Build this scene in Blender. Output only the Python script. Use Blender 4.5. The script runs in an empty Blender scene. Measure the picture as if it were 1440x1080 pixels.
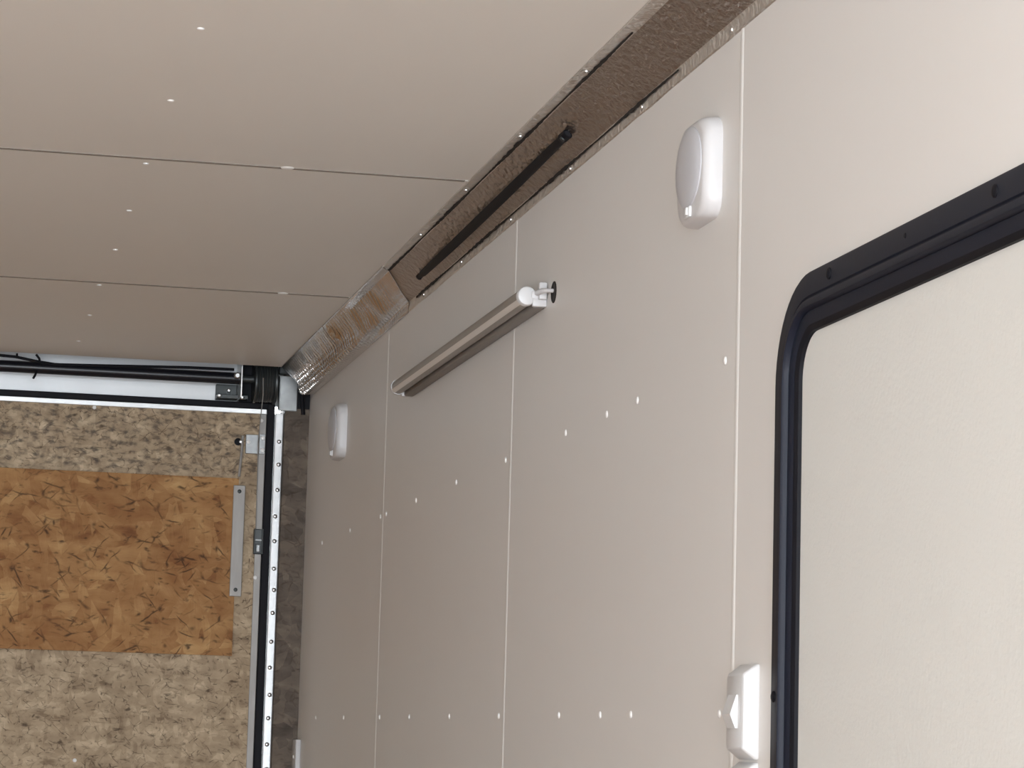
import bpy, bmesh, math, random
from mathutils import Vector, Matrix

# ------------------------------------------------------------------ camera, sky, light, exposure
SC = bpy.context.scene
COL = SC.collection
random.seed(7)

CAM = Vector((-0.8772, 0.0, 1.25))
cam_d = bpy.data.cameras.new('camera')
cam = bpy.data.objects.new('camera', cam_d)
COL.objects.link(cam)
cam_d.sensor_width = 36.0
cam_d.lens = 3770.1 / 1440.0 * 36.0
cam_d.clip_start = 0.05
cr = Vector((0.97696834, -0.21169477, 0.0267989))
cu = Vector((-0.05364875, -0.12212731, 0.99106344))
cf = Vector((0.20653007, 0.96967533, 0.13067167))
cam.matrix_world = Matrix(((cr.x, cu.x, -cf.x, CAM.x), (cr.y, cu.y, -cf.y, CAM.y),
                           (cr.z, cu.z, -cf.z, CAM.z), (0, 0, 0, 1)))
SC.camera = cam

SKY = (0.88, 0.96, 1.04)
world = bpy.data.worlds.new('sky')
SC.world = world
world.use_nodes = True
world.node_tree.nodes['Background'].inputs[0].default_value = (*SKY, 1)
world.node_tree.nodes['Background'].inputs[1].default_value = 8.0

# portal for the daylight that enters through the open front end of the trailer
FRONT_Y = -2.1
pl = bpy.data.lights.new('front_opening_daylight', 'AREA')
pl.shape = 'RECTANGLE'; pl.size = 2.3; pl.size_y = 2.1
po = bpy.data.objects.new('front_opening_daylight', pl)
COL.objects.link(po)
po.location = (-1.175, FRONT_Y, 1.06)
po.rotation_euler = (math.radians(90), 0, 0)
pl.cycles.is_portal = True

SC.view_settings.view_transform = 'Standard'
SC.view_settings.look = 'None'
SC.view_settings.gamma = 1.0
SC.view_settings.use_curve_mapping = False
SC.view_settings.exposure = 0.95

# ------------------------------------------------------------------ dimensions (metres)
ZC = 2.1276            # ceiling
PW = 1.22              # wall and ceiling panel width
Y1 = 2.894             # first wall joint
YE = 6.496             # end of right wall
YD = 6.54              # inner face of the ramp door
XL = -2.35             # left wall

# ------------------------------------------------------------------ materials
def mat(name, col, rough=0.5, metal=0.0, spec=0.5, bump=None, noise=None, coat=0.0, trans=0.0):
    m = bpy.data.materials.new(name)
    m.use_nodes = True
    nt = m.node_tree
    b = nt.nodes['Principled BSDF']
    b.inputs['Base Color'].default_value = (*col, 1)
    b.inputs['Roughness'].default_value = rough
    b.inputs['Metallic'].default_value = metal
    b.inputs['Specular IOR Level'].default_value = spec
    b.inputs['Coat Weight'].default_value = coat
    b.inputs['Transmission Weight'].default_value = trans
    if bump or noise:
        tc = nt.nodes.new('ShaderNodeTexCoord')
    if noise:      # (scale vector, amount): colour mottling
        mp = nt.nodes.new('ShaderNodeMapping'); mp.inputs['Scale'].default_value = noise[0]
        n = nt.nodes.new('ShaderNodeTexNoise'); n.inputs['Scale'].default_value = 1.0
        n.inputs['Detail'].default_value = 5
        r = nt.nodes.new('ShaderNodeValToRGB')
        k = noise[1]
        r.color_ramp.elements[0].position = 0.3; r.color_ramp.elements[1].position = 0.7
        r.color_ramp.elements[0].color = (*[c * (1 - k) for c in col], 1)
        r.color_ramp.elements[1].color = (*[min(1, c * (1 + k)) for c in col], 1)
        nt.links.new(tc.outputs['Object'], mp.inputs['Vector'])
        nt.links.new(mp.outputs['Vector'], n.inputs['Vector'])
        nt.links.new(n.outputs['Fac'], r.inputs['Fac'])
        nt.links.new(r.outputs['Color'], b.inputs['Base Color'])
    if bump:       # (scale vector, strength, distance)
        mp = nt.nodes.new('ShaderNodeMapping'); mp.inputs['Scale'].default_value = bump[0]
        n = nt.nodes.new('ShaderNodeTexNoise'); n.inputs['Scale'].default_value = 1.0
        n.inputs['Detail'].default_value = 3
        bp = nt.nodes.new('ShaderNodeBump')
        bp.inputs['Strength'].default_value = bump[1]; bp.inputs['Distance'].default_value = bump[2]
        nt.links.new(tc.outputs['Object'], mp.inputs['Vector'])
        nt.links.new(mp.outputs['Vector'], n.inputs['Vector'])
        nt.links.new(n.outputs['Fac'], bp.inputs['Height'])
        nt.links.new(bp.outputs['Normal'], b.inputs['Normal'])
    return m

def osb(name, stops, flake=(14.0, 42.0), dark=(0.05, 0.03, 0.02), dark_amt=0.5, tone=None, seed=0.0, grain=0.25, soft=0.5, grime=None):
    """pressed strand board: overlapping flakes of random tone with fibre grain and dark gaps (x-z plane)"""
    m = bpy.data.materials.new(name); m.use_nodes = True
    nt = m.node_tree; N = nt.nodes.new; L = nt.links.new
    b = nt.nodes['Principled BSDF']
    b.inputs['Roughness'].default_value = 0.75; b.inputs['Specular IOR Level'].default_value = 0.2
    tc = N('ShaderNodeTexCoord'); sp = N('ShaderNodeSeparateXYZ'); cb = N('ShaderNodeCombineXYZ')
    L(tc.outputs['Object'], sp.inputs[0]); L(sp.outputs['X'], cb.inputs['X']); L(sp.outputs['Z'], cb.inputs['Y'])
    wn = N('ShaderNodeTexNoise'); wn.inputs['Scale'].default_value = 16; wn.inputs['Detail'].default_value = 3
    L(cb.outputs[0], wn.inputs['Vector'])
    ws = N('ShaderNodeVectorMath'); ws.operation = 'MULTIPLY_ADD'
    ws.inputs[1].default_value = (0.022, 0.022, 0); L(wn.outputs['Color'], ws.inputs[0]); L(cb.outputs[0], ws.inputs[2])
    prev = None; gap = None
    fn = N('ShaderNodeTexNoise'); fn.inputs['Scale'].default_value = 1; fn.inputs['Detail'].default_value = 6
    fmp = N('ShaderNodeMapping'); fmp.inputs['Scale'].default_value = (18, 34, 1)
    L(ws.outputs[0], fmp.inputs['Vector']); L(fmp.outputs[0], fn.inputs['Vector'])
    fb = N('ShaderNodeMapRange'); fb.inputs['From Min'].default_value = 0.3; fb.inputs['From Max'].default_value = 0.7
    L(fn.outputs['Fac'], fb.inputs['Value'])
    for i, (ang, k) in enumerate(((0.15, 1.0), (-0.75, 1.25), (0.85, 1.1), (-0.1, 0.8), (1.5, 1.4))):
        mp = N('ShaderNodeMapping'); mp.inputs['Rotation'].default_value = (0, 0, ang)
        L(ws.outputs[0], mp.inputs['Vector'])
        sc = N('ShaderNodeVectorMath'); sc.operation = 'MULTIPLY_ADD'
        sc.inputs[1].default_value = (flake[0] * k, flake[1] * k, 1)
        sc.inputs[2].default_value = (seed + i * 7.3, seed * 1.7 + i * 3.1, 0)
        L(mp.outputs[0], sc.inputs[0])
        v = N('ShaderNodeTexVoronoi'); v.voronoi_dimensions = '2D'; v.inputs['Scale'].default_value = 1
        L(sc.outputs[0], v.inputs['Vector'])
        s2 = N('ShaderNodeSeparateColor'); L(v.outputs['Color'], s2.inputs[0])
        rp = N('ShaderNodeValToRGB'); cr_ = rp.color_ramp
        while len(cr_.elements) < len(stops): cr_.elements.new(0.5)
        for e, (q, c) in zip(cr_.elements, stops): e.position = q; e.color = (*c, 1)
        # fibre grain along the flake
        gs = N('ShaderNodeVectorMath'); gs.operation = 'MULTIPLY'; gs.inputs[1].default_value = (25, 260, 1)
        L(mp.outputs[0], gs.inputs[0])
        gn = N('ShaderNodeTexNoise'); gn.inputs['Scale'].default_value = 1; gn.inputs['Detail'].default_value = 3
        L(gs.outputs[0], gn.inputs['Vector'])
        ga = N('ShaderNodeMath'); ga.operation = 'MULTIPLY_ADD'; ga.inputs[1].default_value = grain * 2
        L(gn.outputs['Fac'], ga.inputs[0])
        gb = N('ShaderNodeMath'); gb.operation = 'SUBTRACT'; L(s2.outputs['Red'], gb.inputs[0]); gb.inputs[1].default_value = grain
        L(gb.outputs[0], ga.inputs[2]); 
        fm = N('ShaderNodeMix'); fm.data_type = 'FLOAT'; fm.inputs['Factor'].default_value = soft
        L(ga.outputs[0], fm.inputs['A']); L(fb.outputs[0], fm.inputs['B']); L(fm.outputs['Result'], rp.inputs['Fac'])
        if i < 3:
            ve = N('ShaderNodeTexVoronoi'); ve.voronoi_dimensions = '2D'; ve.feature = 'DISTANCE_TO_EDGE'; ve.inputs['Scale'].default_value = 1
            L(sc.outputs[0], ve.inputs['Vector'])
            e1 = N('ShaderNodeMapRange'); e1.inputs['From Min'].default_value = 0.09; e1.inputs['From Max'].default_value = 0.02
            L(ve.outputs['Distance'], e1.inputs['Value'])
            en = N('ShaderNodeTexNoise'); en.inputs['Scale'].default_value = 0.9; en.inputs['Detail'].default_value = 2
            L(sc.outputs[0], en.inputs['Vector'])
            e2 = N('ShaderNodeMapRange'); e2.inputs['From Min'].default_value = 0.55; e2.inputs['From Max'].default_value = 0.68
            L(en.outputs['Fac'], e2.inputs['Value'])
            em = N('ShaderNodeMath'); em.operation = 'MULTIPLY'; L(e1.outputs[0], em.inputs[0]); L(e2.outputs[0], em.inputs[1])
            if gap is None: gap = em.outputs[0]
            else:
                eM = N('ShaderNodeMath'); eM.operation = 'MAXIMUM'; L(gap, eM.inputs[0]); L(em.outputs[0], eM.inputs[1]); gap = eM.outputs[0]
        if prev is None: prev = rp.outputs['Color']
        else:
            th = N('ShaderNodeMath'); th.operation = 'GREATER_THAN'; th.inputs[1].default_value = 0.66
            L(s2.outputs['Green'], th.inputs[0])
            mx = N('ShaderNodeMix'); mx.data_type = 'RGBA'
            L(th.outputs[0], mx.inputs['Factor']); L(prev, mx.inputs['A']); L(rp.outputs['Color'], mx.inputs['B'])
            prev = mx.outputs['Result']
    # dark gaps between strands: small stretched spots
    dn = N('ShaderNodeTexNoise'); dn.inputs['Scale'].default_value = 1; dn.inputs['Detail'].default_value = 4
    dm = N('ShaderNodeMapping'); dm.inputs['Scale'].default_value = (32, 75, 1); dm.inputs['Location'].default_value = (seed, seed, 0)
    L(ws.outputs[0], dm.inputs['Vector']); L(dm.outputs[0], dn.inputs['Vector'])
    dr = N('ShaderNodeMapRange'); dr.inputs['From Min'].default_value = 0.60; dr.inputs['From Max'].default_value = 0.72
    dr.inputs['To Max'].default_value = dark_amt
    L(dn.outputs['Fac'], dr.inputs['Value'])
    mx = N('ShaderNodeMix'); mx.data_type = 'RGBA'; mx.inputs['B'].default_value = (*dark, 1)
    dx = N('ShaderNodeMath'); dx.operation = 'MAXIMUM'; L(dr.outputs[0], dx.inputs[0])
    dg = N('ShaderNodeMath'); dg.operation = 'MULTIPLY'; dg.inputs[1].default_value = dark_amt; L(gap, dg.inputs[0]); L(dg.outputs[0], dx.inputs[1])
    L(dx.outputs[0], mx.inputs['Factor']); L(prev, mx.inputs['A']); prev = mx.outputs['Result']
    if grime:      # dense dark specks where the board is dirtier, above a wavering line
        gz = N('ShaderNodeMapRange'); gz.inputs['From Min'].default_value = grime[0]; gz.inputs['From Max'].default_value = grime[0] + 0.03
        L(sp.outputs['Z'], gz.inputs['Value'])
        sn = N('ShaderNodeTexNoise'); sn.inputs['Scale'].default_value = 1; sn.inputs['Detail'].default_value = 5
        sm_ = N('ShaderNodeMapping'); sm_.inputs['Scale'].default_value = (48, 80, 1); sm_.inputs['Rotation'].default_value = (0, 0, 0.2)
        L(ws.outputs[0], sm_.inputs['Vector']); L(sm_.outputs[0], sn.inputs['Vector'])
        sr = N('ShaderNodeMapRange'); sr.inputs['From Min'].default_value = 0.48; sr.inputs['From Max'].default_value = 0.68; sr.inputs['To Max'].default_value = grime[1]
        L(sn.outputs['Fac'], sr.inputs['Value'])
        sx = N('ShaderNodeMath'); sx.operation = 'MULTIPLY'; L(sr.outputs[0], sx.inputs[0]); L(gz.outputs[0], sx.inputs[1])
        gm = N('ShaderNodeMix'); gm.data_type = 'RGBA'; gm.inputs['B'].default_value = (0.11, 0.09, 0.075, 1)
        L(sx.outputs[0], gm.inputs['Factor']); L(prev, gm.inputs['A']); prev = gm.outputs['Result']
    if tone:       # broad stains
        tn = N('ShaderNodeTexNoise'); tn.inputs['Scale'].default_value = 5.0; tn.inputs['Detail'].default_value = 4
        L(cb.outputs[0], tn.inputs['Vector'])
        tr = N('ShaderNodeMapRange'); tr.inputs['From Min'].default_value = 0.42; tr.inputs['From Max'].default_value = 0.68
        tr.inputs['To Max'].default_value = tone[1]; L(tn.outputs['Fac'], tr.inputs['Value'])
        mt = N('ShaderNodeMix'); mt.data_type = 'RGBA'; mt.blend_type = 'MULTIPLY'; mt.inputs['B'].default_value = (*tone[0], 1)
        L(tr.outputs[0], mt.inputs['Factor']); L(prev, mt.inputs['A']); prev = mt.outputs['Result']
    L(prev, b.inputs['Base Color'])
    bp = N('ShaderNodeBump'); bp.inputs['Strength'].default_value = 0.25; bp.inputs['Distance'].default_value = 0.002
    L(prev, bp.inputs['Height']); L(bp.outputs[0], b.inputs['Normal'])
    return m

def foil(name, col, rough, quilt, strength=0.6, scale=(75, 48, 75)):
    """embossed reflective foil; fine cross ridges (quilt False) or small pillowed cells (quilt True)"""
    m = bpy.data.materials.new(name); m.use_nodes = True
    nt = m.node_tree; N = nt.nodes.new; L = nt.links.new
    b = nt.nodes['Principled BSDF']
    b.inputs['Base Color'].default_value = (*col, 1); b.inputs['Metallic'].default_value = 1.0
    b.inputs['Roughness'].default_value = rough
    tc = N('ShaderNodeTexCoord'); mp = N('ShaderNodeMapping')
    L(tc.outputs['Object'], mp.inputs['Vector'])
    bp = N('ShaderNodeBump')
    if quilt:      # emboss grows deeper towards the lower, rear end of the wrap
        mp.inputs['Scale'].default_value = (120, 85, 120)
        v = N('ShaderNodeTexVoronoi'); v.inputs['Scale'].default_value = 1.0; v.inputs['Randomness'].default_value = 0.35
        L(mp.outputs[0], v.inputs['Vector']); L(v.outputs['Distance'], bp.inputs['Height'])
        sp_ = N('ShaderNodeSeparateXYZ'); L(tc.outputs['Object'], sp_.inputs[0])
        r1 = N('ShaderNodeMapRange'); r1.inputs['From Min'].default_value = 2.103; r1.inputs['From Max'].default_value = 2.075; L(sp_.outputs['Z'], r1.inputs['Value'])
        r2 = N('ShaderNodeMapRange'); r2.inputs['From Min'].default_value = 5.2; r2.inputs['From Max'].default_value = 5.75; L(sp_.outputs['Y'], r2.inputs['Value'])
        mm = N('ShaderNodeMath'); mm.operation = 'MULTIPLY'; L(r1.outputs[0], mm.inputs[0]); L(r2.outputs[0], mm.inputs[1])
        ms = N('ShaderNodeMath'); ms.operation = 'MULTIPLY_ADD'; ms.inputs[1].default_value = 0.10; ms.inputs[2].default_value = 0.05
        L(mm.outputs[0], ms.inputs[0]); L(ms.outputs[0], bp.inputs['Strength'])
        bp.inputs['Distance'].default_value = 0.022
    else:
        mp.inputs['Scale'].default_value = scale
        n = N('ShaderNodeTexNoise'); n.inputs['Scale'].default_value = 1.0; n.inputs['Detail'].default_value = 2
        L(mp.outputs[0], n.inputs['Vector']); L(n.outputs['Fac'], bp.inputs['Height'])
        bp.inputs['Strength'].default_value = strength; bp.inputs['Distance'].default_value = 0.012
    L(bp.outputs[0], b.inputs['Normal'])
    return m

M = {}
M['panel'] = mat('white_panel', (0.79, 0.768, 0.738), 0.42, spec=0.35, bump=((60, 60, 60), 0.05, 0.001), noise=((1.2, 1.2, 1.2), 0.012))
M['ceil'] = mat('white_ceiling_panel', (0.82, 0.79, 0.73), 0.45, spec=0.35, noise=((1.2, 1.2, 1.2), 0.012))
M['leaf'] = mat('pebbled_white_panel', (0.75, 0.75, 0.715), 0.5, spec=0.35, bump=((170, 170, 170), 0.25, 0.002), noise=((14, 14, 14), 0.006))
M['back'] = mat('joint_backing', (0.12, 0.10, 0.085), 0.8)
M['bead'] = mat('white_sealant', (0.86, 0.845, 0.81), 0.45)
M['screw'] = mat('white_screw', (0.92, 0.91, 0.89), 0.3)
M['steel'] = mat('zinc_steel', (0.62, 0.62, 0.61), 0.3, metal=1.0)
M['galv'] = mat('galvanised_sheet', (0.33, 0.34, 0.34), 0.42, metal=0.6, noise=((60, 60, 60), 0.1))
M['alu'] = mat('white_aluminium', (0.74, 0.75, 0.75), 0.3, metal=0.4, noise=((40, 40, 12), 0.05))
M['header'] = mat('painted_header', (0.80, 0.815, 0.82), 0.3, metal=0.2, noise=((4, 4, 9), 0.06))
M['dull'] = mat('dull_aluminium', (0.36, 0.345, 0.325), 0.5, metal=0.25, noise=((60, 60, 14), 0.08))
M['black'] = mat('black_rubber', (0.006, 0.006, 0.009), 0.6, spec=0.2)
M['shaft'] = mat('black_enamel', (0.010, 0.010, 0.014), 0.32, spec=0.4)
M['drum'] = mat('dark_cast_metal', (0.055, 0.06, 0.06), 0.42, metal=0.5)
M['navy'] = mat('blue_black_frame', (0.012, 0.0145, 0.025), 0.5, spec=0.22, bump=((200, 200, 200), 0.05, 0.001))
M['white'] = mat('white_plastic', (0.64, 0.63, 0.63), 0.38)
M['ivory'] = mat('bright_plastic', (0.69, 0.69, 0.69), 0.36)
M['lens'] = mat('frosted_lens', (0.56, 0.56, 0.585), 0.4)
M['clear'] = mat('smoky_clear_cover', (0.26, 0.235, 0.205), 0.3)
M['diffuser'] = mat('frosted_diffuser', (0.74, 0.71, 0.67), 0.35)
M['rail'] = mat('grey_rail', (0.21, 0.19, 0.17), 0.5)
M['shade_dirt'] = mat('grey_joint_shade_dirt', (0.22, 0.185, 0.15), 0.7)
M['hole'] = mat('dark_grommet', (0.010, 0.007, 0.006), 0.7)
M['foil'] = foil('embossed_foil', (0.45, 0.395, 0.36), 0.34, False, 0.8, (95, 60, 95))
M['flange'] = foil('foil_flange_lit', (0.80, 0.78, 0.75), 0.4, False, 0.9, (60, 90, 60))  # same foil as the cove face, paler to paint in its brighter reflection
M['quilt'] = foil('quilted_foil', (0.64, 0.61, 0.58), 0.24, True)
M['ply'] = mat('plywood_floor', (0.38, 0.21, 0.12), 0.6, noise=((3, 30, 3), 0.25))
M['osb_grey'] = osb('weathered_strand_board',
                    [(0.0, (0.22, 0.155, 0.10)), (0.3, (0.42, 0.32, 0.215)), (0.65, (0.52, 0.405, 0.275)), (1.0, (0.70, 0.57, 0.40))],
                    (30, 80), dark_amt=0.75, tone=((0.72, 0.68, 0.64), 0.6), seed=2.0, soft=0.6, grime=(1.85, 0.85))
M['osb_new'] = osb('orange_strand_board',
                   [(0.0, (0.22, 0.095, 0.038)), (0.3, (0.37, 0.19, 0.078)), (0.65, (0.45, 0.25, 0.105)), (1.0, (0.58, 0.36, 0.165))],
                   (13, 38), dark_amt=0.8, tone=((0.60, 0.45, 0.38), 0.6), seed=5.0, grain=0.3, soft=0.5)
M['post'] = osb('grimy_strand_board',
                [(0.0, (0.07, 0.055, 0.045)), (0.4, (0.13, 0.105, 0.085)), (0.7, (0.17, 0.135, 0.105)), (1.0, (0.23, 0.19, 0.15))],
                (26, 34), dark_amt=0.5, seed=9.0)

# ------------------------------------------------------------------ mesh helpers
def finish(name, bm, m, parent=None, smooth=False, kind=None, label=None):
    bmesh.ops.recalc_face_normals(bm, faces=bm.faces)
    if parent is not None:
        r = parent
        off = Vector((0, 0, 0))
        while r: off += r.location; r = r.parent
        bmesh.ops.translate(bm, verts=bm.verts, vec=-off)
    me = bpy.data.meshes.new(name)
    bm.to_mesh(me); bm.free()
    if smooth:
        me.shade_smooth()
        me.set_sharp_from_angle(angle=math.radians(38))
    me.materials.append(M[m])
    o = bpy.data.objects.new(name, me)
    COL.objects.link(o)
    o.parent = parent
    if kind: o['kind'] = kind
    if label: o['label'] = label
    return o

def box(bm, x0, x1, y0, y1, z0, z1, bev=0.0, seg=2):
    r = bmesh.ops.create_cube(bm, size=1.0)
    vs = r['verts']
    bmesh.ops.scale(bm, vec=(x1 - x0, y1 - y0, z1 - z0), verts=vs)
    bmesh.ops.translate(bm, vec=((x0 + x1) / 2, (y0 + y1) / 2, (z0 + z1) / 2), verts=vs)
    if bev > 0:
        es = list({e for v in vs for e in v.link_edges})
        bmesh.ops.bevel(bm, geom=es, offset=bev, segments=seg, affect='EDGES', profile=0.5)
    return bm

def B(*a, **k): return box(bmesh.new(), *a, **k)

def loft(bm, rings, cap=True, close=True):
    R = [[bm.verts.new(p) for p in ring] for ring in rings]
    n = len(R[0])
    for a, b in zip(R, R[1:]):
        for i in range(n if close else n - 1):
            j = (i + 1) % n
            bm.faces.new((a[i], a[j], b[j], b[i]))
    if cap and close:
        bm.faces.new(R[0]); bm.faces.new(R[-1])
    return bm

def circ(c, u, v, r, n=16, r2=None):
    r2 = r2 or r
    return [Vector(c) + Vector(u) * r * math.cos(2 * math.pi * i / n) + Vector(v) * r2 * math.sin(2 * math.pi * i / n) for i in range(n)]

def tube(bm, pts, r, n=10):
    pts = [Vector(p) for p in pts]
    rings = []
    for i, p in enumerate(pts):
        d = (pts[min(i + 1, len(pts) - 1)] - pts[max(i - 1, 0)]).normalized()
        up = Vector((0, 0, 1)) if abs(d.z) < 0.9 else Vector((1, 0, 0))
        u = d.cross(up).normalized(); v = u.cross(d)
        rr = r[i] if isinstance(r, (list, tuple)) else r
        rings.append(circ(p, u, v, rr, n))
    return loft(bm, rings)

def turned(bm, c, axis, prof, n=20):
    """profile [(distance along axis, radius)] turned about axis"""
    ax = Vector(axis); up = Vector((0, 0, 1)) if abs(ax.z) < 0.9 else Vector((1, 0, 0))
    u = ax.cross(up).normalized(); v = u.cross(ax)
    return loft(bm, [circ(Vector(c) + ax * d, u, v, r, n) for d, r in prof])

def rrect(x, cy, cz, hw, hh, rad, n=6):
    """rounded rectangle in the y-z plane at x"""
    pts = []
    for k, (sy, sz) in enumerate(((1, 1), (-1, 1), (-1, -1), (1, -1))):
        for i in range(n + 1):
            a = math.pi / 2 * (k + i / n)
            pts.append(Vector((x, cy + sy * (hw - rad) + rad * math.cos(a), cz + sz * (hh - rad) + rad * math.sin(a))))
    return pts

def thing(name, label, cat, loc, group=None):
    o = bpy.data.objects.new(name, None)
    COL.objects.link(o); o.location = loc; o.empty_display_size = 0.05
    o['label'] = label; o['category'] = cat
    if group: o['group'] = group
    return o

def tag(o, label, cat, group=None):
    o['label'] = label; o['category'] = cat
    if group: o['group'] = group
    return o

def rivet_mesh(axis, r=0.005, h=0.0022, m='screw', name='screw_head'):
    bm = bmesh.new()
    turned(bm, (0, 0, 0), axis, [(0, r), (h * 0.45, r * 0.95), (h * 0.85, r * 0.6), (h, r * 0.2)], 10)
    bmesh.ops.recalc_face_normals(bm, faces=bm.faces)
    me = bpy.data.meshes.new(name); bm.to_mesh(me); bm.free(); me.shade_smooth(); me.materials.append(M[m])
    return me

def place(me, name, loc, parent, rot=None):
    o = bpy.data.objects.new(name, me); COL.objects.link(o)
    o.parent = parent
    off = Vector((0, 0, 0)); r = parent
    while r: off += r.location; r = r.parent
    o.location = Vector(loc) - off
    if rot: o.rotation_euler = rot
    return o

RV_WALL = rivet_mesh((-1, 0, 0))
RV_CEIL = rivet_mesh((0, 0, -1))
RV_REAR = rivet_mesh((0, -1, 0), 0.0055, 0.003, 'steel')
RV_REARW = rivet_mesh((0, -1, 0), 0.0050, 0.003, 'screw')

# ------------------------------------------------------------------ shell
PT = 0.006      # panel thickness
DY0, DY1, DZ0, DZ1 = 1.915, 2.735, 0.05, 1.739        # side door, outer edge of its frame
bm = bmesh.new()
hy0, hy1, hz0, hz1 = DY0 + .03, DY1 - .03, DZ0 + .03, DZ1 - .03
for (a, b_, c, d) in ((FRONT_Y, hy0, 0, 2.2), (hy1, YE, 0, 2.2), (hy0, hy1, 0, hz0), (hy0, hy1, hz1, 2.2)):
    box(bm, PT, 0.045, a, b_, c, d)
wall_r = finish('wall_right', bm, 'back', kind='structure')
GAP = 0.002
ys = [FRONT_Y] + [Y1 + k * PW for k in (-3, -2, -1, 0, 1, 2)] + [YE]
studs = [2.941, 3.335, 3.496, 3.737, 4.150, 4.560, 4.955, 5.292, 5.362, 5.765, 6.190]
for k in range(len(ys) - 1):
    y0, y1 = ys[k] + GAP, ys[k + 1] - GAP
    bm = bmesh.new()
    if y0 < DY0 < y1:
        for (a, b_, c, d) in ((y0, hy0, 0.005, 2.118), (hy1, y1, 0.005, 2.118), (hy0, hy1, 0.005, hz0), (hy0, hy1, hz1, 2.118)):
            box(bm, 0, PT, a, b_, c, d)
    else:
        box(bm, 0, PT, y0, y1, 0.005, 2.118)
    p = finish('wall_panel', bm, 'panel', wall_r)
    for s in studs:
        if y0 < s < y1:
            for z in (1.687, 1.283):
                if s in (5.362,) and z < 1.5: continue
                place(RV_WALL, 'screw_head', (0, s, z), p)
    if k >= 2:
        bm = bmesh.new()       # bead of sealant over the joint
        yb = ys[k + 1]
        if k + 2 < len(ys):
            ring = [(0.0, -0.0065), (-0.0006, -0.0050), (-0.0010, 0), (-0.0006, 0.0050), (0.0, 0.0065)]
            rings = [[Vector((x, yb + t, z)) for x, t in ring] for z in (0.01, 1.0, 2.1)]
            loft(bm, rings)
            finish('sealant_bead', bm, 'bead', wall_r, smooth=True)

bm = B(XL - 0.04, XL, FRONT_Y, 6.60, 0, 2.2)
finish('wall_left', bm, 'panel', kind='structure')
bm = B(XL, 0.045, FRONT_Y, 6.60, -0.05, 0)
finish('floor', bm, 'ply', kind='structure')

ceil = finish('ceiling', B(XL, 0.0, FRONT_Y, 6.437, ZC + PT, 2.2), 'back', kind='structure')
cys = [FRONT_Y, Y1 - 2 * PW, Y1 - PW, Y1, 4.118, 5.331, 6.437]
crv = [(-0.586, 3.314), (-0.588, 3.719), (-0.588, 4.160), (-0.585, 4.558), (-0.582, 4.95), (-0.586, 5.365), (-0.581, 5.775), (-0.583, 6.18)]
for k in range(len(cys) - 1):
    y0, y1 = cys[k] + 0.003, cys[k + 1] - 0.003
    p = finish('ceiling_panel', B(XL + .005, -0.001, y0, y1, ZC, ZC + PT, bev=0.001, seg=1), 'ceil', ceil)
    for (x, y) in crv:
        if y0 < y < y1: place(RV_CEIL, 'screw_head', (x, y, ZC), p)
    if k in (3, 4):            # dark strip painting the shadow and dirt line along the joint
        finish('joint_shade_dirt_line', B(XL + .02, -0.085, y1 + 0.006, y1 + 0.013, ZC - 0.0003, ZC + .001), 'shade_dirt', ceil)
for (x, y) in ((-0.37, 4.118), (-0.22, 5.331)):
    bm = bmesh.new()
    turned(bm, (x, y, ZC), (0, 0, -1), [(0, .011), (.001, .010), (.002, .006), (.0023, .002)], 12)
    finish('sealant_dab', bm, 'bead', ceil, smooth=True)

# roof and header above the ramp door
wall_rear = finish('wall_rear', B(XL, 0.0, 6.562, 6.60, 2.045, 2.25), 'header', kind='structure')
finish('roof_bow', B(XL, 0.045, 6.437, 6.60, 2.2, 2.25), 'header', wall_rear)
finish('corner_post', B(-0.059, 0.02, 6.5, 6.60, 0, 2.2), 'post', wall_rear)
ap = finish('edge_strip', B(-0.079, -0.059, 6.528, 6.60, 0, 2.026, bev=0.002), 'alu', wall_rear)
z = 0.12
while z < 2.0:
    place(RV_REAR, 'screw_head', (-0.0685 + random.uniform(-.002, .002), 6.528, z), ap)
    z += 0.061 + random.uniform(-.012, .012)
finish('edge_seal', B(-0.099, -0.080, 6.534, 6.562, 0, 2.050, bev=0.003), 'black', wall_rear)
finish('top_seal', B(XL, -0.080, 6.536, 6.562, 2.0345, 2.0505, bev=0.003), 'black', wall_rear)

# ------------------------------------------------------------------ ramp door with its board, bars and brackets
ramp = finish('door_2', B(XL + .02, -0.1005, YD, 6.60, 0.01, 2.024), 'osb_grey', kind='structure')
finish('top_channel', B(XL + .02, -0.1005, YD - 0.006, YD + .05, 2.022, 2.034, bev=0.001), 'alu', ramp)
finish('edge_channel', B(-0.1165, -0.1005, YD - 0.004, YD, 0.01, 2.022, bev=0.001), 'dull', ramp)
pb = finish('patch_board', B(-1.35, -0.163, YD - 0.012, YD, 1.428, 1.860), 'osb_new', ramp, label='orange strand board patch fixed on the weathered ramp door')
for (x, z) in ((-0.52, 2.018), (-0.527, 1.168), (-0.113, 1.62), (-0.112, 2.006), (-0.92, 2.015)):
    place(RV_REARW, 'screw_head', (x, YD if x < -.117 else YD - .004, z), ramp)
# flat bar
bm = bmesh.new(); box(bm, -0.1755, -0.1465, YD - 0.017, YD - 0.012, 1.572, 1.843, bev=0.0015)
bar = finish('flat_bar', bm, 'dull', ramp, label='flat grey metal bar upright beside the orange board')
for z in (1.828, 1.588):
    bm = bmesh.new(); turned(bm, (-0.161, YD - 0.017, z), (0, -1, 0), [(0, .005), (.0015, .0048), (.0025, .003)], 12)
    finish('bolt_head', bm, 'drum', bar, smooth=True)
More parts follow.
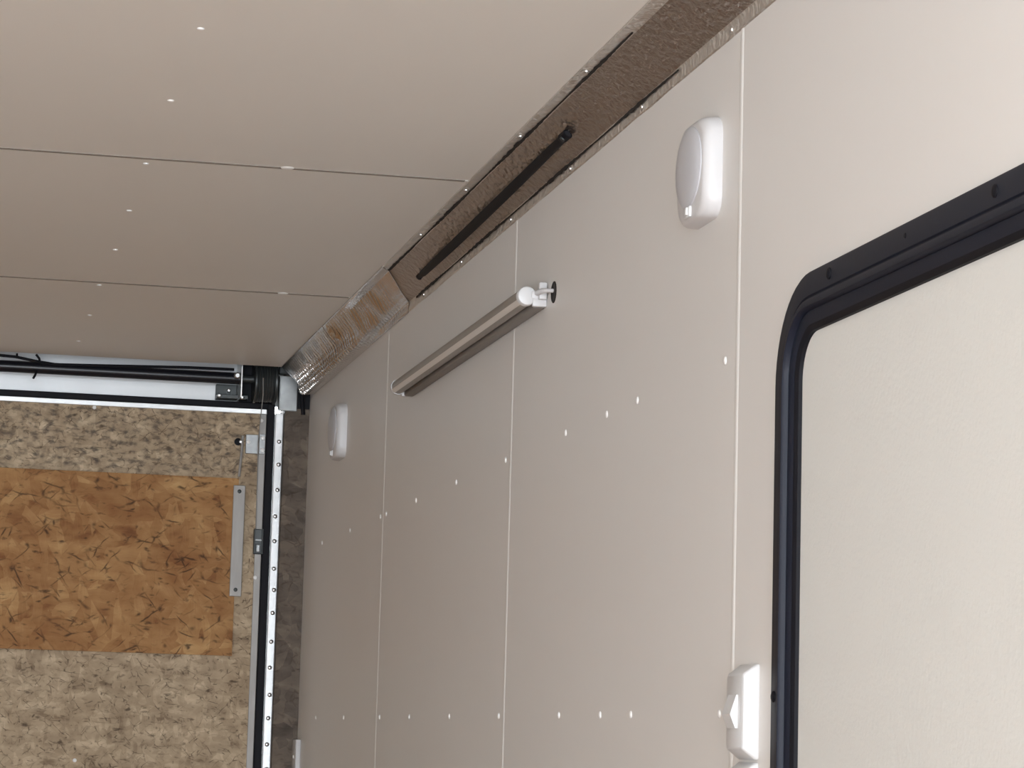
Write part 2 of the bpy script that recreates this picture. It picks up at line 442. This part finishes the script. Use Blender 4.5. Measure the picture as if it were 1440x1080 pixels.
# pivot bracket with rod
bm = bmesh.new(); box(bm, -0.149, -0.1165, YD - 0.007, YD - 0.001, 1.923, 1.970, bev=0.001)
box(bm, -0.1165, -0.1015, YD - 0.009, YD - 0.004, 1.923, 1.972, bev=0.001)
br = finish('pivot_bracket', bm, 'galv', ramp, label='small bright plate bracket at the upper door edge')
for (x, z) in ((-0.108, 1.962), (-0.108, 1.932), (-0.143, 1.951), (-0.161, 1.951)):
    bm = bmesh.new(); turned(bm, (x, YD - (0.009 if x > -.12 else .007), z), (0, -1, 0), [(0, .005), (.004, .005), (.005, .003)], 10)
    finish('bolt_head', bm, 'screw' if x > -.15 else 'steel', br, smooth=True)
bm = bmesh.new(); turned(bm, (-0.168, YD, 1.951), (0, -1, 0), [(0, .009), (.005, .009), (.006, .006)], 14)
finish('washer', bm, 'black', br, smooth=True)
bm = bmesh.new(); tube(bm, [(-0.157, YD - .008, 1.966), (-0.159, YD - .008, 1.92), (-0.1625, YD - .008, 1.865)], 0.0032, 8)
finish('pull_rod', bm, 'dull', br, smooth=True)

# ------------------------------------------------------------------ side door with rounded dark frame
door = finish('door_1', B(0.005, 0.03, DY0 + .04, DY1 - .04, DZ0 + .04, DZ1 - .04), 'leaf', kind='structure')
dcy, dcz = (DY0 + DY1) / 2, (DZ0 + DZ1) / 2
hw, hh, R0 = (DY1 - DY0) / 2, (DZ1 - DZ0) / 2, 0.11
def frame_part(name, prof, m):
    bm = bmesh.new()
    loft(bm, [rrect(-h, dcy, dcz, hw - s, hh - s, R0 - s, 12) for s, h in prof], cap=False)
    return finish(name, bm, m, door, smooth=True)
fl = frame_part('outer_flange', [(0.0, 0.0), (0.0005, 0.0045), (0.003, 0.0062), (0.026, 0.0068), (0.0275, 0.0050), (0.0290, 0.0050), (0.0300, 0.0070)], 'navy')
frame_part('rounded_rib', [(0.0295, 0.0045), (0.0305, 0.0085), (0.0345, 0.0108), (0.0385, 0.0108), (0.0405, 0.0085), (0.0410, 0.0015)], 'navy')
frame_part('inner_frame', [(0.0400, 0.0015), (0.0415, 0.0040), (0.0530, 0.0030), (0.0555, 0.0015)], 'navy')
frame_part('bulb_seal', [(0.0550, 0.0020), (0.0570, 0.0020), (0.0610, -0.0010), (0.0615, -0.0055)], 'black')
yy = 2.557
for y in (2.557, 2.121, 2.339):
    bm = bmesh.new(); turned(bm, (-0.0066, y, 1.7255), (-1, 0, 0), [(0, .0062), (.001, .006), (.0022, .0042), (.0026, .001)] if y != 2.339 else [(0, .0028), (.0008, .002)], 14)
    finish('frame_screw', bm, 'black', fl, smooth=True)
for z in (1.30, 0.86, 0.42):
    bm = bmesh.new(); turned(bm, (-0.0066, DY1 - 0.0135, z), (-1, 0, 0), [(0, .0062), (.001, .006), (.0022, .0042), (.0026, .001)], 14)
    finish('frame_screw', bm, 'black', fl, smooth=True)

# ------------------------------------------------------------------ foil cove along the ceiling corner
def cove_prof(b=0.0):
    return [(-0.0800, ZC - .0002), (-0.0795, ZC - .0022), (-0.0640, ZC - .0026), (-0.0615, ZC - .0042),
            (-0.045 - b, 2.1123 - b), (-0.031 - b, 2.1015 - b), (-0.017 - b, 2.0920 - b),
            (-0.0045, 2.0842), (-0.0030, 2.0820), (-0.0022, 2.0690), (-0.0003, 2.0676)]
def cove_strip(name, lo, hi, m, parent, n=90):
    bm = bmesh.new(); rings = []
    rnd = random.Random(3)
    for i in range(n + 1):
        y = FRONT_Y + (5.6 - FRONT_Y) * i / n
        w = 0.0012 * math.sin(y * 5.1) + 0.0008 * math.sin(y * 13.7 + 1)
        j1, j2 = rnd.uniform(-.0006, .0006), rnd.uniform(-.0008, .0008)
        rings.append([Vector((x + (j1 if j < 3 else 0), y, z_ + (j2 if j >= 8 else 0)))
                      for j, (x, z_) in enumerate(cove_prof(w))][lo:hi + 1])
    loft(bm, rings, close=False)
    return finish(name, bm, m, parent, smooth=True, kind=None if parent else 'structure')
cove = cove_strip('trim_1', 3, 7, 'foil', None)
cove_strip('ceiling_flange', 0, 3, 'flange', cove)
cove_strip('wall_flange', 7, 10, 'flange', cove)
for side in (0, 1):            # dark torn backing that peeps out between flange and face
    bm = bmesh.new(); rings = []
    for i in range(170):
        y = 3.15 + 1.85 * i / 169
        w = (0.0022 + 0.0016 * math.sin(i * 0.13)) * min(1, i / 25 + .2)
        a_, b_ = random.uniform(0.2, 1.0) * w, random.uniform(0.4, 1.0) * w
        if side == 0: rings.append([Vector((-0.0655 - a_, y, ZC - .0034)), Vector((-0.0640 + b_, y, ZC - .0042))])
        else: rings.append([Vector((-0.0044, y, 2.0800 - a_)), Vector((-0.0050, y, 2.0815 + b_))])
    loft(bm, rings, close=False, cap=False)
    finish('torn_edge', bm, 'hole', cove)
for y in (2.93, 3.335, 3.74, 4.15, 4.56, 4.93):
    bm = bmesh.new(); turned(bm, (-0.0026, y, 2.0755), (-1, 0, 0), [(0, .0048), (.0014, .0045), (.0024, .002)], 10)
    finish('screw_head', bm, 'steel', cove, smooth=True)
    bm = bmesh.new(); turned(bm, (-0.0715, y + .03, ZC - .0024), (0, 0, -1), [(0, .0048), (.0014, .0045), (.0024, .002)], 10)
    finish('screw_head', bm, 'steel', cove, smooth=True)
# quilted end wrap, bulging away from the corner towards the rear
def along(poly, s):
    P = [Vector((p[0], 0, p[1])) for p in poly]
    ls = [(q - p).length for p, q in zip(P, P[1:])]
    d = s * sum(ls)
    for p, q, l in zip(P, P[1:], ls):
        if d <= l: return p.lerp(q, d / l)
        d -= l
    return P[-1]
SAG = [(-0.0815, ZC - .0008), (-0.070, 2.1160), (-0.060, 2.1060), (-0.050, 2.0970), (-0.0425, 2.0880), (-0.0385, 2.0785),
       (-0.0360, 2.0690), (-0.0300, 2.0630), (-0.0180, 2.0625), (-0.0005, 2.0665)]
bm = bmesh.new(); rings = []
m_ = 88; PITCH = 0.024
steps = []                     # embossed rows: a steep little riser, then a long shallow fall
yk = 5.02
while yk < 6.40:
    for f, h in ((0, 0.0), (0.02, 0.85), (0.10, 1.0), (0.35, 0.85), (0.65, 0.45), (0.97, 0.05)):
        steps.append((yk + f * PITCH, h))
    yk += PITCH
for y, hrow in steps:
    t = (y - 5.02) / (steps[-1][0] - 5.02)
    row = []
    for j in range(m_ + 1):
        s = j / m_
        yj = y + (s - 0.5) * 0.16 * (1 - t)              # skewed starting edge
        k = min(1, max(0, (t - 0.02) / 0.55)); k = k * k * (3 - 2 * k)
        p = along(cove_prof(), s).lerp(along(SAG, s), k)
        e = math.sin(math.pi * s)
        wr = (0.0012 * math.sin(yj * 31 + 4 * s) + 0.0010 * math.sin(yj * 57 - 6 * s)) * e * min(1, t * 6)
        cz_ = 0.007 * math.exp(-((yj - 5.70 + 0.06 * s) / 0.008) ** 2) * math.sin(math.pi * s * 2.2) if s < .45 else 0
        fs = (s * 11) % 1
        yj += PITCH * 0.012 * math.cos(2 * math.pi * fs)              # rows zigzag from cell to cell
        lowm = min(1, max(0, (s - 0.40 + 0.15 * t) / 0.25)) * min(1, max(0, (0.82 - s) / 0.06)) * min(1, max(0, (t - 0.36) / 0.2))
        lowm = max(lowm, 0.9 * math.exp(-((t - 0.53) / 0.012) ** 2) * (s < 0.4))
        dim = hrow * (0.0004 * min(1, t * 6) + 0.0036 * lowm) * e ** 0.5 * (0.72 + 0.28 * math.sin(math.pi * fs))
        d = wr + cz_ + dim + 0.0012 * e
        row.append(Vector((p.x - d * 0.65, yj, p.z - d * 0.75)))
    rings.append(row)
loft(bm, rings, close=False)
wrap = finish('foil_wrap', bm, 'quilt', cove, smooth=True, label='shiny quilted silver foil at the rear end of the cove')
sm = wrap.modifiers.new('thickness', 'SOLIDIFY'); sm.thickness = 0.002; sm.offset = -1

# black strap on the cove
st = thing('rubber_strap', 'long black rubber strap fixed along the brown foil cove', 'strap', (-0.0338, 3.633, 2.0930))
bm = bmesh.new(); rings = []
cn = Vector((-0.587, 0, -0.81)); ct = Vector((-0.81, 0, 0.587))
for i in range(31):
    t = i / 30
    c = Vector((-0.0335, 3.65, 2.1015)).lerp(Vector((-0.0255, 4.84, 2.0965)), t) + cn * (0.004 + 0.009 * math.sin(math.pi * t))
    w = 0.0058 + 0.0022 * math.sin(math.pi * t) ** 0.5; h = 0.0028
    if t > .97: w *= .6
    rings.append([c + ct * (w * math.cos(a)) + cn * (h * math.sin(a)) for a in [2 * math.pi * k / 12 for k in range(12)]])
loft(bm, rings); finish('strap_band', bm, 'black', st, smooth=True)
bm = bmesh.new()
c = Vector((-0.0340, 3.635, 2.1015)) + cn * 0.004
rings = [[c + Vector((0, dy, 0)) + ct * (w * math.cos(a)) + cn * (h * math.sin(a)) for a in [2 * math.pi * k / 12 for k in range(12)]]
         for dy, w, h in ((-.020, .005, .003), (-.018, .0075, .0045), (.012, .0075, .0045), (.022, .006, .004))]
loft(bm, rings); clip = finish('end_clip', bm, 'black', st, smooth=True)
bm = bmesh.new(); turned(bm, c + cn * 0.0035, cn, [(0, .0042), (.003, .004), (.004, .002)], 10)
finish('clip_screw', bm, 'drum', clip, smooth=True)
bm = bmesh.new(); c2 = Vector((-0.0255, 4.845, 2.0965)) + cn * 0.003
turned(bm, c2, cn, [(-.004, .006), (.003, .006), (.005, .003)], 10)
finish('end_stud', bm, 'shaft', st, smooth=True)

# ------------------------------------------------------------------ dome lights
def dome_light(cy, cz, label):
    t = thing('dome_light', label, 'light', (0, cy, cz))
    bm = bmesh.new()
    loft(bm, [rrect(-h, cy, cz, a, b_, r, 7) for h, a, b_, r in
              ((0, .061, .061, .026), (.006, .061, .061, .026), (.013, .0602, .0606, .027), (.018, .0588, .0595, .030),
               (.0215, .0560, .0575, .034), (.0228, .0530, .0545, .036))])
    finish('housing', bm, 'white', t, smooth=True)
    bm = bmesh.new()
    cc = Vector((-0.0222, cy + .002, cz + .006))
    loft(bm, [circ(cc + Vector((-h, 0, 0)), (0, 1, 0), (0, 0, 1), r * 1.12, 28, r * 1.03) for h, r in
              ((0, .0475), (.0018, .0475), (.0040, .0440), (.0060, .0370), (.0074, .028), (.0084, .017), (.0088, .008), (.0089, .002))])
    finish('lens', bm, 'lens', t, smooth=True)
    bm = bmesh.new(); box(bm, -0.0262, -0.020, cy - .011, cy + .013, cz - .0555, cz - .042, bev=0.002)
    sw = finish('switch_button', bm, 'ivory', t, smooth=True)
    bm = bmesh.new(); box(bm, -0.0290, -0.0255, cy - .008, cy + .001, cz - .0535, cz - .044, bev=0.001)
    finish('rocker', bm, 'ivory', sw, smooth=True)
    return t
dome_light(3.027, 1.924, 'white square dome light with an oval lens beside the dark door')
dome_light(5.925, 1.918, 'small white dome light on the wall panel next to the rear post')

# ------------------------------------------------------------------ tube light
tl = thing('tube_light', 'tubular clear white light fixture with white end cap mounted along the wall', 'light', (0, 4.5, 1.91))
TX, TZ, TY0, TY1, TR = -0.030, 1.9085, 3.885, 5.03, 0.0135
bm = bmesh.new(); tube(bm, [(TX, TY0 + .01, TZ), (TX, (TY0 + TY1) / 2, TZ), (TX, TY1 - .005, TZ)], TR, 24)
cov = finish('tube_cover', bm, 'clear', tl, smooth=True)
bm = bmesh.new(); rings = []
for y in (TY0 + .012, TY1 - .006):
    rings.append([Vector((TX - (TR + .0008) * math.cos(a), y, TZ + (TR + .0008) * math.sin(a))) for a in [math.radians(d) for d in range(-58, -21, 4)]]
                 + [Vector((TX - (TR - .003) * math.cos(a), y, TZ + (TR - .003) * math.sin(a))) for a in [math.radians(d) for d in range(-22, -59, -4)]])
loft(bm, rings); finish('diffuser_strip', bm, 'diffuser', cov, smooth=True)
bm = B(-0.0185, 0.0, TY0 + .01, TY1 - .01, TZ - .017, TZ - .002, bev=0.003)
finish('mounting_rail', bm, 'rail', tl, smooth=True)
for (y, d) in ((TY0, -1), (TY1, 1)):
    bm = bmesh.new(); turned(bm, (TX, y - d * .012, TZ), (0, d, 0), [(0, TR + .0012), (.010, TR + .0012), (.0125, TR), (.0135, TR - .003)], 24)
    finish('end_cap', bm, 'ivory', tl, smooth=True)
    bm = bmesh.new(); box(bm, -0.022, 0.0, y - .003, y + .006, TZ - .016, TZ - .003, bev=0.002); box(bm, -0.024, -0.004, y - .003, y + .006, TZ - .004, TZ + .008, bev=0.002)
    box(bm, -0.014, -0.002, y - .012, y + .004, TZ - .006, TZ + .020, bev=0.002)
    finish('wall_clip', bm, 'white', tl, smooth=True)
bm = bmesh.new(); tube(bm, [(-.016, TY0 - .006, TZ + .004), (-.013, TY0 - .03, TZ + .004), (-.006, 3.845, TZ + .003), (.003, 3.838, TZ + .002)], [.0045, .004, .0032, .0030], 10)
finish('power_lead', bm, 'white', tl, smooth=True)
bm = bmesh.new(); turned(bm, (0.0, 3.836, 1.908), (-1, 0, 0), [(0.0, .0165), (.0010, .0163), (.0016, .0150), (.0008, .0135), (.0004, .004)], 20)
finish('cable_hole', bm, 'hole', wall_r, smooth=True)

# ------------------------------------------------------------------ switch and box below it
def wall_box(name, cy, cz, label, rocker):
    t = thing(name, label, 'switch' if rocker else 'outlet', (0, cy, cz))
    bm = bmesh.new()
    loft(bm, [rrect(-h, cy, cz, a, b_, .004, 3) for h, a, b_ in ((0, .033, .0515), (.003, .033, .0515), (.0165, .0305, .0415), (.0178, .0285, .0395))])
    pl_ = finish('cover_plate', bm, 'ivory', t, smooth=True)
    if rocker:
        bm = bmesh.new()      # tilted rocker wedge in a raised bezel
        y0, y1, z0, z1 = cy - .012, cy + .018, cz - .018, cz + .018
        v = [bm.verts.new(p) for p in ((-.0175, y0, z0), (-.0175, y1, z0), (-.0175, y1, z1), (-.0175, y0, z1),
                                       (-.0205, y0, z0), (-.0205, y1, z0), (-.0195, y1, z1), (-.0195, y0, z1), (-.0265, y0, cz - .003), (-.0265, y1, cz - .003))]
        for f in ((0, 1, 2, 3), (0, 1, 5, 4), (2, 3, 7, 6), (4, 5, 9, 8), (8, 9, 6, 7), (0, 4, 8, 7, 3), (1, 5, 9, 6, 2)):
            bm.faces.new([v[i] for i in f])
        finish('rocker', bm, 'ivory', t)
    else:
        bm = B(-.0205, -.0175, cy - .017, cy + .017, cz - .034, cz + .034, bev=.002)
        fc = finish('socket_face', bm, 'white', t, smooth=True)
        for s in (-1, 1):
            for dy in (-.006, .006):
                finish('slot', B(-.0208, -.0203, cy + dy - .001, cy + dy + .001, cz + s * .018 - .004, cz + s * .018 + .004), 'black', fc)
    return t
wall_box('light_switch', 2.826, 1.2845, 'white boxed rocker switch on the wall between panel joint and dark door', True)
wall_box('wall_outlet', 2.826, 1.1785, 'white wall box just below the rocker switch', False)

# pale cover strip low at the end of the wall
bm = B(-0.012, 0.0, 6.43, 6.494, 0.9, 1.2315, bev=0.002)
cs = thing('cover_strip', 'short pale plastic cover strip at the wall end beside the rear post', 'cover', (0, 6.46, 0.9))
finish('strip_body', bm, 'white', cs, smooth=True)
bm = bmesh.new(); turned(bm, (-0.012, 6.462, 1.19), (-1, 0, 0), [(0, .005), (.002, .004), (.003, .001)], 10)
finish('strip_screw', bm, 'screw', cs, smooth=True)

# ------------------------------------------------------------------ spring shaft, drum and brackets above the ramp door
SY, SZ = 6.500, 2.096
sp = thing('spring_shaft', 'black counterbalance shaft with cable drum above the ramp door', 'shaft', (-0.16, SY, SZ))
bm = bmesh.new(); tube(bm, [(XL + .1, SY, SZ + .006), (-1.2, SY, SZ + .006), (-0.168, SY, SZ + .006)], 0.0142, 20)
finish('shaft_tube', bm, 'shaft', sp, smooth=True)
bm = bmesh.new(); tube(bm, [(-0.21, SY, SZ + .006), (-0.0825, SY, SZ + .006)], 0.009, 14)
finish('stub_axle', bm, 'drum', sp, smooth=True)
bm = bmesh.new()
prof = [(0, .020), (0, .049), (.003, .050), (.006, .049)]
for k in range(6): prof += [(.008 + k * .0065, .0455), (.011 + k * .0065, .0475)]
prof += [(.047, .046), (.049, .051), (.054, .051), (.056, .047), (.056, .015)]
turned(bm, (-0.140, SY, SZ - .002), (1, 0, 0), prof, 36)
finish('cable_drum', bm, 'drum', sp, smooth=True)
bm = B(-0.1745, -0.1705, SY - .035, SY + .06, 2.052, 2.150, bev=.001)
finish('bearing_plate', bm, 'steel', sp)
bm = bmesh.new(); turned(bm, (-0.183, SY - .02, SZ + .010), (0, -1, 0), [(0, .008), (.008, .008), (.011, .005)], 12)
finish('lock_bolt', bm, 'steel', sp, smooth=True)
bm = B(-0.226, -0.150, 6.515, 6.562, 2.054, 2.064, bev=.001); box(bm, -0.226, -0.175, 6.548, 6.562, 2.054, 2.092, bev=.001)
ft = finish('bracket_foot', bm, 'drum', sp)
for (x, z) in ((-0.221, 2.060), (-0.195, 2.077), (-0.165, 2.058)):
    bm = bmesh.new(); turned(bm, (x, 6.548 if z > 2.07 else 6.516, z), (0, -1, 0), [(0, .0055), (.004, .0055), (.006, .003)], 8)
    finish('bolt_head', bm, 'steel', ft, smooth=True)
finish('drum_shade_sheet', B(-0.168, -0.080, 6.553, 6.562, 2.046, 2.19), 'black', sp)  # black sheet added behind the drum to paint in the drum's shade
# corner bracket beside the drum
cbk = thing('corner_bracket', 'folded galvanised bracket between the cable drum and the wall', 'bracket', (-0.055, 6.50, 2.03))
bm = B(-0.078, -0.031, 6.494, 6.499, 2.028, 2.115, bev=.002)
pl2 = finish('face_plate', bm, 'galv', cbk)
bm = B(-0.080, -0.028, 6.478, 6.499, 2.117, 2.136, bev=.003); finish('top_lip', bm, 'drum', cbk)
bm = B(-0.079, -0.0765, 6.47, 6.499, 2.030, 2.112, bev=.001); finish('side_flange', bm, 'galv', cbk)
finish('corner_gap_shade', B(-0.031, 0.0, 6.4955, 6.4995, 2.035, 2.2), 'black', wall_rear)  # black sheet added to paint the shade of the gap behind the foil
bm = bmesh.new(); tube(bm, [(-0.018, 6.488, 2.19), (-0.017, 6.486, 2.12), (-0.020, 6.487, 2.06), (-0.016, 6.490, 2.02)], .0055, 8)
tag(finish('drain_hose', bm, 'black', None, smooth=True), 'short black hose hanging in the rear corner behind the foil', 'hose')

# lift cable and its end fitting
lc = thing('lift_cable', 'thin steel cable running from the drum down to a dark clip', 'cable', (-0.118, 6.532, 1.68))
bm = bmesh.new(); tube(bm, [(-0.1225, 6.4465, 2.10), (-0.1215, 6.4475, 2.06), (-0.1200, 6.522, 1.95), (-0.1175, 6.529, 1.85), (-0.1165, 6.530, 1.735)], 0.0013, 6)
finish('wire_rope', bm, 'dull', lc, smooth=True)
bm = B(-0.1215, -0.0995, 6.522, 6.5355, 1.677, 1.738, bev=.002)
for x in (-0.1215, -0.1025):
    box(bm, x, x + .003, 6.514, 6.523, 1.677, 1.738, bev=.0008)
cl = finish('cable_clip', bm, 'drum', lc)
bm = B(-0.116, -0.106, 6.515, 6.522, 1.681, 1.700, bev=.002); finish('swage', bm, 'galv', cl)
bm = B(-0.119, -0.103, 6.516, 6.522, 1.708, 1.713, bev=.001); finish('clip_pin', bm, 'galv', cl)

# wiring tied to the shaft
w = thing('wire_loom', 'loose black wiring tied above the spring shaft with cable ties', 'wire', (-0.70, 6.50, 2.12))
bm = bmesh.new(); tube(bm, [(-1.3, 6.49, 2.128), (-0.9, 6.488, 2.127), (-0.75, 6.487, 2.1255), (-0.715, 6.487, 2.124), (-0.67, 6.484, 2.116), (-0.62, 6.483, 2.110), (-0.5, 6.484, 2.114), (-0.3, 6.486, 2.121), (-0.19, 6.486, 2.122)], .0036, 8)
finish('wire', bm, 'black', w, smooth=True)
for pts in ([(-0.655, 6.485, 2.107), (-0.66, 6.478, 2.122), (-0.668, 6.476, 2.131)], [(-0.664, 6.486, 2.092), (-0.668, 6.480, 2.080), (-0.672, 6.478, 2.073)], [(-0.712, 6.483, 2.120), (-0.713, 6.478, 2.131)]):
    bm = bmesh.new(); tube(bm, pts, .0028, 6); finish('cable_tie', bm, 'black', w, smooth=True)
